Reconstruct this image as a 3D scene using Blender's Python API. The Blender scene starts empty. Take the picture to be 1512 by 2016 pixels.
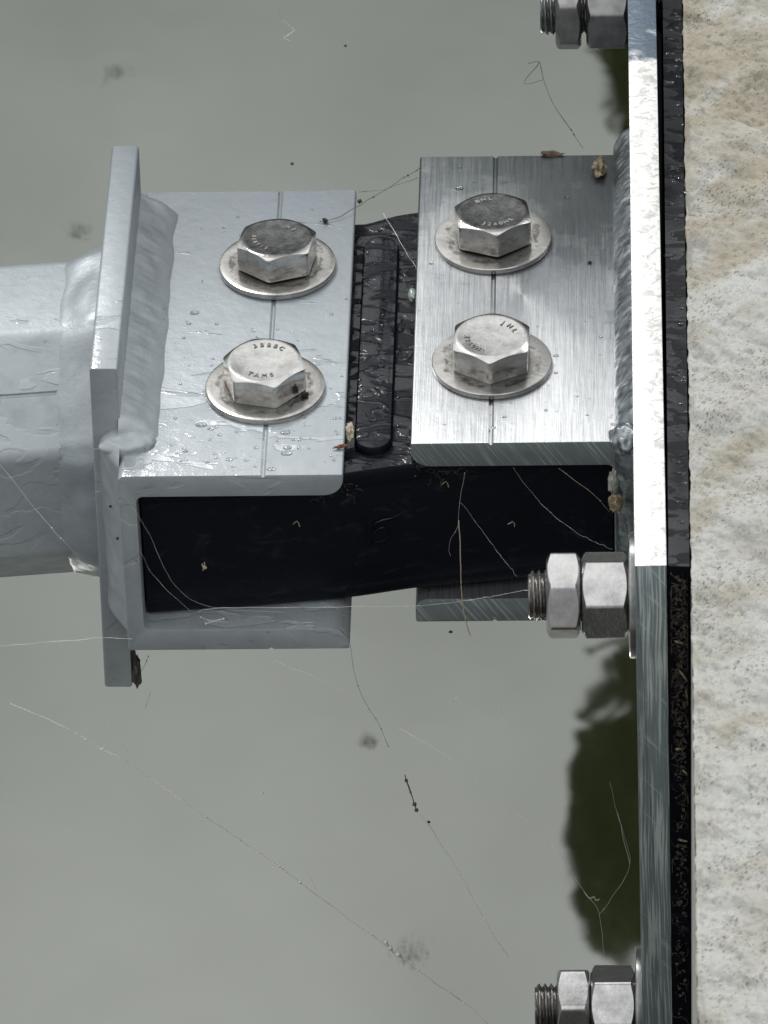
import bpy, bmesh, math, random
import numpy as np
from mathutils import Vector, Matrix, noise
R = math.radians
S = 0.001            # everything below is written in millimetres
rnd = random.Random(7)
scene = bpy.context.scene
col = scene.collection

# ------------------------------------------------------------------ camera
F = 13000.0          # focal length in pixels of a 1512 x 2016 picture
def nrm(v): v = np.array(v, float); return v / np.linalg.norm(v)
yw = nrm((370, -9620, 13000)); dn = np.array((620, 17570, 13000.0)); dn = nrm(dn - yw * dn.dot(yw)); zw = -dn
xw = np.cross(yw, zw)
RC = np.array([xw, yw, zw])                    # world <- camera (x right, y down, z forward)
CAM = -(RC @ np.array([0, 0, 2700.0]))
cam_d = bpy.data.cameras.new('camera'); cam = bpy.data.objects.new('camera', cam_d); col.objects.link(cam)
m = Matrix.Identity(4)
for i in range(3):
    m[i][0] = RC[i][0]; m[i][1] = -RC[i][1]; m[i][2] = -RC[i][2]; m[i][3] = CAM[i] * S
cam.matrix_world = m
cam_d.sensor_fit = 'VERTICAL'; cam_d.sensor_height = 24.0; cam_d.lens = F / 2016 * 24.0
cam_d.clip_start = 0.05; cam_d.clip_end = 400
cam_d.dof.use_dof = True; cam_d.dof.focus_distance = 2.74; cam_d.dof.aperture_fstop = 32
scene.camera = cam
def hit(px, py, **k):                          # the point of a plane seen at a pixel of the photograph
    d = RC @ nrm((px - 756, py - 1008, F)); a, v = list(k.items())[0]; i = 'xyz'.index(a)
    return CAM + (v - CAM[i]) / d[i] * d

# ------------------------------------------------------------------ light
W = bpy.data.worlds.new("World"); scene.world = W; W.use_nodes = True
SUN_EL, SUN_AZ = 52, -28                       # overcast sun: high, ahead and a little to the left
def build_world():
    nt = W.node_tree; N = nt.nodes; L = nt.links; N.clear()
    out = N.new('ShaderNodeOutputWorld'); bg = N.new('ShaderNodeBackground'); bg.inputs[1].default_value = 0.1
    sky = N.new('ShaderNodeTexSky'); sky.sky_type = 'NISHITA'; sky.sun_disc = False
    sky.sun_elevation = R(SUN_EL); sky.sun_rotation = R(SUN_AZ)
    tc = N.new('ShaderNodeTexCoord'); sep = N.new('ShaderNodeSeparateXYZ'); L.new(tc.outputs['Generated'], sep.inputs[0])
    ramp = N.new('ShaderNodeValToRGB'); L.new(sep.outputs[2], ramp.inputs[0])
    e = ramp.color_ramp.elements
    e[0].position = 0.0; e[0].color = (.30, .31, .32, 1)
    e[1].position = 1.0; e[1].color = (1, 1, .98, 1)
    q = e.new(.30); q.color = (.38, .39, .39, 1)
    q = e.new(.50); q.color = (.64, .66, .635, 1)
    q = e.new(.66); q.color = (.86, .87, .86, 1)
    ns = N.new('ShaderNodeTexNoise'); ns.inputs['Scale'].default_value = 2.2; ns.inputs['Detail'].default_value = 3
    L.new(tc.outputs['Generated'], ns.inputs['Vector'])
    mr = N.new('ShaderNodeMapRange'); mr.inputs[1].default_value = .3; mr.inputs[2].default_value = .7
    mr.inputs[3].default_value = 13.0; mr.inputs[4].default_value = 17.0; L.new(ns.outputs[0], mr.inputs[0])
    n2 = N.new('ShaderNodeTexNoise'); n2.inputs['Scale'].default_value = 13; n2.inputs['Detail'].default_value = 4; L.new(tc.outputs['Generated'], n2.inputs['Vector'])
    m2 = N.new('ShaderNodeMapRange'); m2.inputs[1].default_value = .3; m2.inputs[2].default_value = .7; m2.inputs[3].default_value = .84; m2.inputs[4].default_value = 1.16; L.new(n2.outputs[0], m2.inputs[0])
    m3 = N.new('ShaderNodeMath'); m3.operation = 'MULTIPLY'; L.new(mr.outputs[0], m3.inputs[0]); L.new(m2.outputs[0], m3.inputs[1])
    mul = N.new('ShaderNodeVectorMath'); mul.operation = 'SCALE'; L.new(ramp.outputs[0], mul.inputs[0]); L.new(m3.outputs[0], mul.inputs['Scale'])
    mix = N.new('ShaderNodeMix'); mix.data_type = 'RGBA'; mix.inputs[0].default_value = .9
    L.new(sky.outputs[0], mix.inputs[6]); L.new(mul.outputs[0], mix.inputs[7])
    L.new(mix.outputs[2], bg.inputs[0]); L.new(bg.outputs[0], out.inputs[0])
build_world()
sd = bpy.data.lights.new('sun', 'SUN'); sd.energy = 1.45; sd.angle = R(10); sd.color = (1, .97, .93)
sun = bpy.data.objects.new('sun', sd); col.objects.link(sun)
sdir = Vector((math.sin(R(SUN_AZ)) * math.cos(R(SUN_EL)), math.cos(R(SUN_AZ)) * math.cos(R(SUN_EL)), math.sin(R(SUN_EL))))
sun.rotation_euler = sdir.to_track_quat('Z', 'Y').to_euler(); sun.location = (-1, 2, 5)
vs = scene.view_settings; vs.view_transform = 'Standard'; vs.look = 'None'; vs.exposure = 0.1; vs.gamma = 1; vs.use_curve_mapping = False

# ------------------------------------------------------------------ helpers
def tag(o, label=None, cat=None, group=None, kind=None):
    for k, v in (('label', label), ('category', cat), ('group', group), ('kind', kind)):
        if v: o[k] = v
    return o
def thing(name, label, cat, loc=(0, 0, 0), group=None, rot=(0, 0, 0)):
    o = bpy.data.objects.new(name, None); col.objects.link(o); o.empty_display_size = .01
    o.location = Vector(loc) * S; o.rotation_euler = rot
    return tag(o, label, cat, group)
def finish(name, me, mat, parent=None, smooth=35):
    o = bpy.data.objects.new(name, me); col.objects.link(o)
    if mat:
        for q in (mat if isinstance(mat, (list, tuple)) else [mat]): me.materials.append(q)
    if smooth:
        for p in me.polygons: p.use_smooth = True
        me.set_sharp_from_angle(angle=R(smooth))
    if parent: o.parent = parent
    return o
def from_bm(name, bm, mat, parent=None, smooth=35):
    bmesh.ops.recalc_face_normals(bm, faces=bm.faces)
    me = bpy.data.meshes.new(name); bmesh.ops.scale(bm, vec=(S, S, S), verts=bm.verts); bm.to_mesh(me); bm.free()
    return finish(name, me, mat, parent, smooth)
def grid_faces(nu, nv, wrap_u=False, wrap_v=False, off=0):
    fs = []
    for i in range(nu if wrap_u else nu - 1):
        for j in range(nv if wrap_v else nv - 1):
            a = i * nv + j; b = ((i + 1) % nu) * nv + j
            c = ((i + 1) % nu) * nv + (j + 1) % nv; d = i * nv + (j + 1) % nv
            fs.append((a + off, b + off, c + off, d + off))
    return fs
def pydata(name, vs_, fs, mat, parent=None, smooth=35):
    bm = bmesh.new(); vv = [bm.verts.new(v) for v in vs_]
    for f in fs:
        try: bm.faces.new([vv[i] for i in f])
        except ValueError: pass
    return from_bm(name, bm, mat, parent, smooth)
def round_poly(pts, n=5):
    """pts = (a, b, radius); returns the polygon with its corners rounded"""
    out = []
    for i, p in enumerate(pts):
        P = Vector(p[:2]); r = p[2] if len(p) > 2 else 0
        if r <= 0: out.append((P.x, P.y)); continue
        A = (Vector(pts[i - 1][:2]) - P).normalized(); B = (Vector(pts[(i + 1) % len(pts)][:2]) - P).normalized()
        ang = A.angle(B); t = r / math.tan(ang / 2); c = P + (A + B).normalized() * (r / math.sin(ang / 2))
        s = P + A * t; e = P + B * t
        a0 = math.atan2(s.y - c.y, s.x - c.x); a1 = math.atan2(e.y - c.y, e.x - c.x)
        da = (a1 - a0 + math.pi) % (2 * math.pi) - math.pi
        for k in range(n + 1):
            a = a0 + da * k / n; out.append((c.x + r * math.cos(a), c.y + r * math.sin(a)))
    return out
def prism(name, prof, axis, stations, mat, parent=None, bevel=0.0, smooth=35, jitter=0.0, segs=2):
    """profile pushed along an axis: 'y' -> profile is (x,z); 'x' -> (y,z); 'z' -> (x,y)"""
    bm = bmesh.new(); rings = []
    def P(a, b, s): return {'y': (a, s, b), 'x': (s, a, b), 'z': (a, b, s)}[axis]
    for s in stations:
        rings.append([bm.verts.new(P(a, b, s)) for a, b in prof])
    n = len(prof)
    for r0, r1 in zip(rings, rings[1:]):
        for i in range(n): bm.faces.new((r0[i], r0[(i + 1) % n], r1[(i + 1) % n], r1[i]))
    caps = [bm.faces.new(rings[0]), bm.faces.new(rings[-1][::-1])]
    bmesh.ops.recalc_face_normals(bm, faces=bm.faces)
    if bevel:
        es = set(e for c in caps for e in c.edges)
        bmesh.ops.bevel(bm, geom=list(es), offset=bevel, segments=segs, affect='EDGES', profile=.6)
    if jitter:
        for v in bm.verts:
            q = noise.noise_vector(v.co * .06) * jitter; v.co += q
    return from_bm(name, bm, mat, parent, smooth)
def wobble(a, b, c, sc, amp): return noise.noise(Vector((a * sc, b * sc, c * sc))) * amp
def tube_mesh(bm, pts, rad, n=6):
    pts = [Vector(p) for p in pts]; rings = []
    for i, p in enumerate(pts):
        t = (pts[min(i + 1, len(pts) - 1)] - pts[max(i - 1, 0)]).normalized()
        u = t.orthogonal().normalized(); w = t.cross(u)
        r = rad[i] if isinstance(rad, (list, tuple)) else rad
        rings.append([bm.verts.new(p + (u * math.cos(2 * math.pi * k / n) + w * math.sin(2 * math.pi * k / n)) * r) for k in range(n)])
    for a, b in zip(rings, rings[1:]):
        # match the rings so that the tube does not twist
        best = min(range(n), key=lambda s: sum((a[k].co - b[(k + s) % n].co).length for k in range(n)))
        b[:] = b[best:] + b[:best]
        for k in range(n): bm.faces.new((a[k], a[(k + 1) % n], b[(k + 1) % n], b[k]))
    bm.faces.new(rings[0][::-1]); bm.faces.new(rings[-1])

# ------------------------------------------------------------------ materials
class M:
    def __init__(s, name):
        s.m = bpy.data.materials.new(name); s.m.use_nodes = True; s.nt = s.m.node_tree
        s.N = s.nt.nodes; s.L = s.nt.links; s.b = s.N['Principled BSDF']
        s.co = s.N.new('ShaderNodeTexCoord').outputs['Object']
    def mp(s, sc=(1, 1, 1), rot=(0, 0, 0), loc=(0, 0, 0)):
        n = s.N.new('ShaderNodeMapping'); n.inputs['Scale'].default_value = sc; n.inputs['Rotation'].default_value = rot; n.inputs['Location'].default_value = loc
        s.L.new(s.co, n.inputs[0])
        if any(rot):                       # turn first, then stretch
            n.inputs['Scale'].default_value = (1, 1, 1); n2 = s.N.new('ShaderNodeMapping'); n2.inputs['Scale'].default_value = sc
            s.L.new(n.outputs[0], n2.inputs[0]); return n2.outputs[0]
        return n.outputs[0]
    def noise(s, scale, detail=3, rough=.55, vec=None, dist=0):
        n = s.N.new('ShaderNodeTexNoise'); n.inputs['Scale'].default_value = scale; n.inputs['Detail'].default_value = detail
        n.inputs['Roughness'].default_value = rough; n.inputs['Distortion'].default_value = dist
        s.L.new(vec or s.co, n.inputs['Vector']); return n.outputs[0]
    def voro(s, scale, vec=None, feature='F1'):
        n = s.N.new('ShaderNodeTexVoronoi'); n.inputs['Scale'].default_value = scale; n.feature = feature
        s.L.new(vec or s.co, n.inputs['Vector']); return n.outputs['Distance']
    def rng(s, v, a, b, c=0., d=1., smooth=False):
        n = s.N.new('ShaderNodeMapRange'); s.inp(n.inputs[0], v)
        if smooth: n.interpolation_type = 'SMOOTHSTEP'
        for i, q in zip((1, 2, 3, 4), (a, b, c, d)): n.inputs[i].default_value = q
        return n.outputs[0]
    def math(s, op, a, b=0., clamp=False):
        n = s.N.new('ShaderNodeMath'); n.operation = op; n.use_clamp = clamp; s.inp(n.inputs[0], a); s.inp(n.inputs[1], b); return n.outputs[0]
    def inp(s, i, v):
        if isinstance(v, (int, float)): i.default_value = v
        elif isinstance(v, tuple): i.default_value = v if len(v) == 4 else (*v, 1)
        else: s.L.new(v, i)
    def mix(s, f, a, b):
        n = s.N.new('ShaderNodeMix'); n.data_type = 'RGBA'; s.inp(n.inputs[0], f); s.inp(n.inputs[6], a); s.inp(n.inputs[7], b); return n.outputs[2]
    def xyz(s, src=None):
        n = s.N.new('ShaderNodeSeparateXYZ'); s.L.new(src or s.co, n.inputs[0]); return n.outputs
    def up(s):
        g = s.N.new('ShaderNodeNewGeometry'); return s.xyz(g.outputs['Normal'])[2]
    def bump(s, h, dist, strength=1., prev=None):
        n = s.N.new('ShaderNodeBump'); s.inp(n.inputs['Height'], h); n.inputs['Distance'].default_value = dist; n.inputs['Strength'].default_value = strength
        if prev is not None: s.L.new(prev, n.inputs['Normal'])
        return n.outputs[0]
    def set(s, **k):
        for a, v in k.items(): s.inp(s.b.inputs[a.replace('_', ' ')], v)
        return s

def mat_silver(name='grey_painted_steel', overlay=True):
    q = M(name)
    big = q.noise(14, 3); mid = q.noise(90, 4, .6); fine = q.noise(900, 2)
    c = q.mix(q.rng(big, .35, .65), (.31, .345, .375), (.375, .41, .435))
    c = q.mix(q.rng(mid, .45, .75, 0, .45), c, (.22, .245, .265))
    c = q.mix(q.rng(q.noise(260, 2), .70, .76, 0, .5), c, (.12, .12, .11))
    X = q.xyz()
    c = q.mix(q.rng(q.math('ADD', X[1], q.math('MULTIPLY', big, .10)), .14, .28, 0, .75), c, (.18, .20, .225))  # fainter sky reflection towards the rear, put into the colour
    # films of rain water lying on the parts that face up, thickest towards the near edge
    wetn = q.noise(55, 3, .5, q.mp((.6, 1.6, 1)), .6)
    near = q.rng(X[1], .13, .05, -.12, .16)
    lvl = q.math('ADD', wetn, near) if overlay else 0.0
    wet = q.math('MULTIPLY', q.rng(lvl, .57, .582), q.rng(q.up(), .55, .75))
    c = q.mix(q.math('MULTIPLY', wet, .10), c, (.22, .24, .25))
    r = q.rng(mid, .3, .7, .36, .5)
    rr = q.mix(wet, r, (.15, .15, .15))
    b1 = q.bump(fine, .00012, .5)
    b2 = q.bump(q.noise(170, 3), .0006, .4, b1)
    b3 = q.bump(q.rng(lvl, .56, .59), .0003, .6, b2) if overlay else q.bump(q.noise(320, 2), .0006, .3, b2)
    q.set(Base_Color=c, Metallic=.28, Roughness=rr, Normal=b3, Coat_Normal=q.bump(q.rng(lvl, .56, .60, smooth=True), .0004, .7), Coat_Weight=q.math('MULTIPLY', wet, 1.), Coat_Roughness=.06, Coat_IOR=1.33)
    return q.m
def mat_brushed():
    q = M('brushed_aluminium')
    v = q.mp((1, .012, 1)); lines = q.noise(2400, 4, .7, v); lines2 = q.noise(700, 3, .7, q.mp((1, .03, 1)))
    X = q.xyz()
    st = q.noise(34, 5, .62); st2 = q.noise(12, 3)
    bias = q.math('ADD', q.rng(X[0], .06, .10, -.02, .12), q.rng(X[1], .05, .26, -.30, .22))
    overlay = q.rng(q.math('ADD', q.math('ADD', q.math('MULTIPLY', st, .8), q.math('MULTIPLY', lines, .25)), bias), .22, .85, 0, 1, True)
    patch = q.rng(q.math('ADD', st, bias), .60, .63, 0, .35)
    c = q.mix(q.rng(lines, .40, .60), (.28, .295, .31), (.42, .43, .44))
    c = q.mix(q.math('MULTIPLY', overlay, .47), c, (.11, .13, .15))  # dim rear sky reflection painted into the colour, mixed with stains
    c = q.mix(patch, c, (.13, .15, .16))
    c = q.mix(q.rng(q.noise(220, 3), .66, .74, 0, .6), c, (.13, .12, .10))
    r = q.rng(lines2, .3, .7, .26, .42)
    b1 = q.bump(lines, .00006, .9); b2 = q.bump(q.noise(45, 4), .0006, .35, b1)
    q.set(Base_Color=c, Metallic=.88, Roughness=r, Normal=b2, Anisotropic=.5)
    return q.m
def scratch_height(q, ang, scale, stretch=.03):
    return q.noise(scale, 3, .75, q.mp((1, 1, stretch), (0, ang, 0)))
def mat_sawn():
    q = M('sawn_aluminium_edge')
    a = scratch_height(q, R(34), 900, .02); a2 = scratch_height(q, R(-12), 500, .03)
    c = q.mix(q.rng(a, .54, .66), (.23, .27, .275), (.46, .51, .51))
    c = q.mix(q.rng(q.noise(60, 4), .5, .8, 0, .5), c, (.16, .19, .20))
    c = q.mix(q.rng(q.noise(300, 2), .70, .76, 0, .7), c, (.5, .5, .5))
    q.set(Base_Color=c, Metallic=.5, Roughness=q.rng(a, .3, .7, .36, .52), Normal=q.bump(a, .0002, .8, q.bump(a2, .0002, .5)))
    return q.m
def mat_plate_front():
    q = M('saw_scored_aluminium')
    w = q.noise(9, 2)
    # long saw scores that bend a little down the height of the plate, then fan out
    X = q.xyz()
    bend = q.math('MULTIPLY', q.rng(X[2], -.03, -.20, 0, 1), q.math('ADD', X[2], .03))
    xx = q.math('ADD', q.math('ADD', X[0], q.math('MULTIPLY', w, .006)), q.math('MULTIPLY', bend, .55))
    cmb = q.N.new('ShaderNodeCombineXYZ'); q.L.new(xx, cmb.inputs[0]); q.L.new(q.math('MULTIPLY', X[2], .022), cmb.inputs[2])
    a = q.noise(950, 2, .6, cmb.outputs[0]); b = q.noise(380, 3, .7, q.mp((1, 1, .05), (0, R(38), 0)))
    c = q.mix(q.rng(a, .50, .57), (.19, .235, .245), (.46, .52, .52))
    ph = q.math('ADD', q.math('MULTIPLY', X[0], 1900), q.math('ADD', q.math('MULTIPLY', X[2], -900), q.math('MULTIPLY', q.noise(30, 2), 14)))
    dg = q.math('MULTIPLY', q.rng(q.math('SINE', ph), .55, .9), q.rng(q.math('ADD', X[2], q.math('MULTIPLY', q.noise(25, 2), .08)), .10, .06))
    c = q.mix(q.math('MULTIPLY', dg, .75), c, (.52, .57, .57))
    c = q.mix(q.rng(b, .58, .66, 0, .6), c, (.42, .46, .46))
    c = q.mix(q.rng(q.noise(40, 5), .5, .75, 0, .6), c, (.16, .18, .20))
    q.set(Base_Color=c, Metallic=.5, Roughness=.45, Normal=q.bump(a, .0003, .8, q.bump(b, .0002, .6)))
    return q.m
def mat_plate_top():
    q = M('bright_cut_aluminium')
    a = q.noise(420, 3, .6, q.mp((.25, 1, 1), (0, 0, R(-50)))); b = q.noise(170, 4, .6, None, 1.2); X = q.xyz()
    rear_dark = q.rng(q.math('ADD', q.noise(60, 4), q.rng(X[1], .15, .215, -.4, .4)), .42, .55)
    c = q.mix(q.rng(b, .40, .50), (.50, .50, .49), (.74, .74, .725))
    c = q.mix(q.rng(a, .60, .68, 0, .6), c, (.36, .36, .36))
    c = q.mix(q.rng(q.voro(55), .0, .03, .55, 0), c, (.3, .3, .3))
    c = q.mix(rear_dark, c, (.10, .13, .17))  # darker blue-grey towards the rear end
    q.set(Base_Color=c, Metallic=.45, Roughness=.42, Normal=q.bump(a, .0003, .7, q.bump(b, .0007, .8)))
    return q.m
def mat_stainless(name='stainless_steel', dirt=.5, base=(.56, .555, .54), rough=(.10, .22), ring=False):
    q = M(name)
    n1 = q.noise(130, 5, .65); n2 = q.noise(700, 3, .7); X = q.xyz()
    c = q.mix(q.rng(n1, .35, .68), base, tuple(v * .62 for v in base))
    c = q.mix(q.rng(q.noise(240, 4, .7, q.mp((1, 1, 2.4)), .8), .60, .72, 0, dirt), c, (.07, .06, .05))
    if ring:
        rr = q.math('SQRT', q.math('ADD', q.math('POWER', X[0], 2), q.math('POWER', X[1], 2)))
        rn = q.math('ADD', rr, q.rng(q.noise(160, 4), .3, .7, -.0022, .0022))
        band = q.math('MULTIPLY', q.rng(rn, .0185, .0192), q.rng(rn, .0212, .0204))
        c = q.mix(q.math('MULTIPLY', band, q.rng(n1, .42, .56, .05, .7)), c, (.06, .055, .05))
        inner = q.rng(rn, .0190, .0165, 0, .5); c = q.mix(inner, c, (.10, .09, .075))
    q.set(Base_Color=c, Metallic=.95, Roughness=q.rng(n1, .3, .7, *rough), Normal=q.bump(n1, .0005, .22, q.bump(n2, .00006, .5)))
    return q.m
def mat_dark_steel():
    q = M('dull_dark_steel')
    n1 = q.noise(160, 4); c = q.mix(q.rng(n1, .4, .7), (.22, .22, .225), (.14, .14, .14))
    q.set(Base_Color=c, Metallic=.9, Roughness=.34, Normal=q.bump(n1, .0004, .3)); return q.m
def mat_weld(name, a, b, metal):
    q = M(name); n1 = q.noise(110, 4, .6, q.mp((1, 1.5, 1))); n2 = q.noise(600, 3)
    c = q.mix(q.rng(n1, .38, .62), a, b); c = q.mix(q.rng(q.noise(200, 3), .66, .72, 0, .6), c, (.10, .10, .10))
    wet = q.rng(q.noise(60, 3), .52, .54)
    q.set(Base_Color=c, Metallic=metal, Roughness=q.rng(n1, .3, .7, .28, .44), Normal=q.bump(n1, .0011, .6, q.bump(n2, .0002, .5)), Coat_Weight=wet, Coat_Roughness=.08); return q.m
def mat_rubber(name, wetbias=0., relief=1., base=(.003, .0045, .009)):
    q = M(name)
    n1 = q.noise(85, 2, .5, q.mp((.8, 1.5, 1)), .8); n2 = q.noise(420, 3)
    lvl = q.math('ADD', n1, wetbias); wet = q.math('MULTIPLY', q.rng(lvl, .495, .515), q.rng(q.up(), .5, .8))
    up = q.rng(q.up(), .4, .7)
    dust = q.math('MULTIPLY', q.rng(q.noise(60, 6, .75, q.mp((1, 1, 2)), .6), .56, .70, 0, .7), q.rng(up, 1, 0, 0, 1))
    c = q.mix(q.rng(n2, .6, .7, 0, .5), base, tuple(v * 2 for v in base)); c = q.mix(dust, c, (.022, .026, .034))
    b1 = q.bump(n2, .0005 * relief, .4); b2 = q.bump(q.math('MULTIPLY', up, q.rng(lvl, .40, .60, smooth=True)), .0009 * relief, .8, b1)
    q.set(Base_Color=c, Roughness=q.mix(wet, (.5, .5, .5), (.10, .10, .10)), Normal=b2, Specular_IOR_Level=q.rng(up, 0, 1, .15 if relief == 1 else 0, .16),
          Coat_Weight=q.math('MULTIPLY', wet, .6 if relief == 1 else 1.), Coat_Roughness=.03, Coat_IOR=1.4); return q.m
def mat_concrete():
    q = M('weathered_concrete')
    d = q.mp((.55, 1.3, 1), (0, 0, R(-38))); X = q.xyz()
    och = q.noise(30, 3, .5, d); och2 = q.noise(520, 4, .7, q.mp((.6, 1.3, 1), (0, 0, R(-38))))
    far = q.rng(X[1], -.05, .16, -.05, .14)
    c = q.mix(q.rng(q.math('ADD', och, far), .44, .70, smooth=True), (.425, .43, .415), (.31, .285, .23))
    c = q.mix(q.rng(q.noise(45, 3), .45, .75, 0, .5), c, (.34, .32, .275))
    c = q.mix(q.rng(och2, .54, .70, 0, .55), c, (.27, .25, .20))
    specks = q.noise(950, 2, .5, q.mp((.6, 1.3, 1), (0, 0, R(-38))))
    cl = q.rng(q.noise(38, 4, .6, d), .36, .62, -.06, .05)
    c = q.mix(q.rng(q.math('ADD', specks, cl), .60, .69, 0, .8), c, (.13, .115, .09))
    c = q.mix(q.rng(q.noise(22, 2, .5, q.mp((.7, 1.5, 1), (0, 0, R(-38)), (.3, .1, 0))), .60, .72, 0, .6), c, (.27, .24, .18))
    c = q.mix(q.rng(q.voro(200), .0, .12, .6, 0), c, (.16, .13, .10))
    q.set(Base_Color=c, Roughness=.9, Normal=q.bump(q.noise(650, 4, .7), .0009, .9, q.bump(specks, .0004, -.6)), Specular_IOR_Level=.25); return q.m
def mat_water():
    q = M('still_murky_water')
    n1 = q.noise(3.5, 4); n2 = q.noise(7, 2)
    c = q.mix(q.rng(n1, .3, .7), (.008, .010, .003), (.021, .026, .013))
    q.set(Base_Color=c, Roughness=.015, IOR=2.55, Specular_Tint=(.97, 1, .95), Normal=q.bump(n2, .0008, .3)); return q.m
def mat_simple(name, c, rough=.6, metal=0., var=.3, scale=300, **k):
    q = M(name); n1 = q.noise(scale, 3)
    q.set(Base_Color=q.mix(q.rng(n1, .35, .65), c, tuple(v * (1 - var) for v in c)), Roughness=rough, Metallic=metal, **k); return q.m
def mat_leaf():
    q = M('dark_foliage'); c = q.mix(q.rng(q.noise(3, 3), .35, .65), (.035, .055, .012), (.075, .095, .025))
    q.set(Base_Color=c, Roughness=.6); return q.m
SILVER = mat_silver(); SILVERW = mat_silver('grey_painted_weld', False); BRUSH = mat_brushed(); SAWN = mat_sawn(); PFRONT = mat_plate_front(); PTOP = mat_plate_top()
STEEL = mat_stainless()
def mat_dim_top():
    q = M('dim_reflection_bolt_steel'); n1 = q.noise(120, 5, .65); n2 = q.noise(700, 3, .7); X = q.xyz()
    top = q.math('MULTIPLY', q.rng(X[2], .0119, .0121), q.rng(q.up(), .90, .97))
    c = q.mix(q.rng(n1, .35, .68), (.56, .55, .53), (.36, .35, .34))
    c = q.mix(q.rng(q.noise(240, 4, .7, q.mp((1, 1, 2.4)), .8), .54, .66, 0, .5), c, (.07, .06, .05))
    g = q.math('MULTIPLY', top, q.rng(q.noise(150, 5, .6), .28, .60, .97, .70))      # film that paints a dark reflection into the top face, with some grime
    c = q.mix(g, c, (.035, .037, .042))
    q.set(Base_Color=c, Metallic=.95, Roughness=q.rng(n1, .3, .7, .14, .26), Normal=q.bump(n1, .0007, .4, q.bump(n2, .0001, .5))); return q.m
DIMTOP = mat_dim_top()
THREAD = mat_stainless('dirty_thread_steel', .9, (.30, .29, .28), (.2, .34)); WASH = mat_stainless('stained_washer_steel', .3, (.52, .505, .485), (.16, .28), True)
DARK = mat_dark_steel(); NUT = mat_stainless('plain_nut_steel', .25, (.52, .52, .52), (.15, .25))
WELDG = mat_weld('painted_weld', (.25, .28, .30), (.33, .36, .38), .35); WELDA = mat_weld('bare_weld', (.13, .15, .165), (.30, .33, .35), .7)
RUB = mat_rubber('wet_black_rubber', .0); RUBG = mat_rubber('wet_black_pad', .03, .30, (.006, .0065, .009)); CONC = mat_concrete(); WATER = mat_water()
LEAF = mat_leaf(); BARK = mat_simple('bark', (.08, .06, .045), .9)
SILK = mat_simple('spider_silk', (.80, .80, .76), .5, scale=40); SILKD = mat_simple('dusty_silk', (.10, .095, .08), .8, scale=40)
STRAW = mat_simple('dry_straw', (.52, .45, .30), .7); CREAM = mat_simple('cream_husk', (.62, .55, .42), .7, var=.5, scale=260)
HUSK = mat_simple('tan_husk', (.36, .29, .18), .8, var=.75, scale=500)
BROWN = mat_simple('brown_debris', (.12, .085, .055), .9, var=.6); RED = mat_simple('rust_red_insect', (.22, .07, .04), .5)
SPECK = mat_simple('dark_speck', (.02, .02, .02), .6)

# ------------------------------------------------------------------ setting: water, quay
def water():
    bm = bmesh.new()
    vs4 = [bm.verts.new(p) for p in ((-60000, -60000, -1200), (60000, -60000, -1200), (60000, 90000, -1200), (-60000, 90000, -1200))]
    bm.faces.new(vs4); return tag(from_bm('water', bm, WATER, smooth=0), kind='structure')
water()

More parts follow.
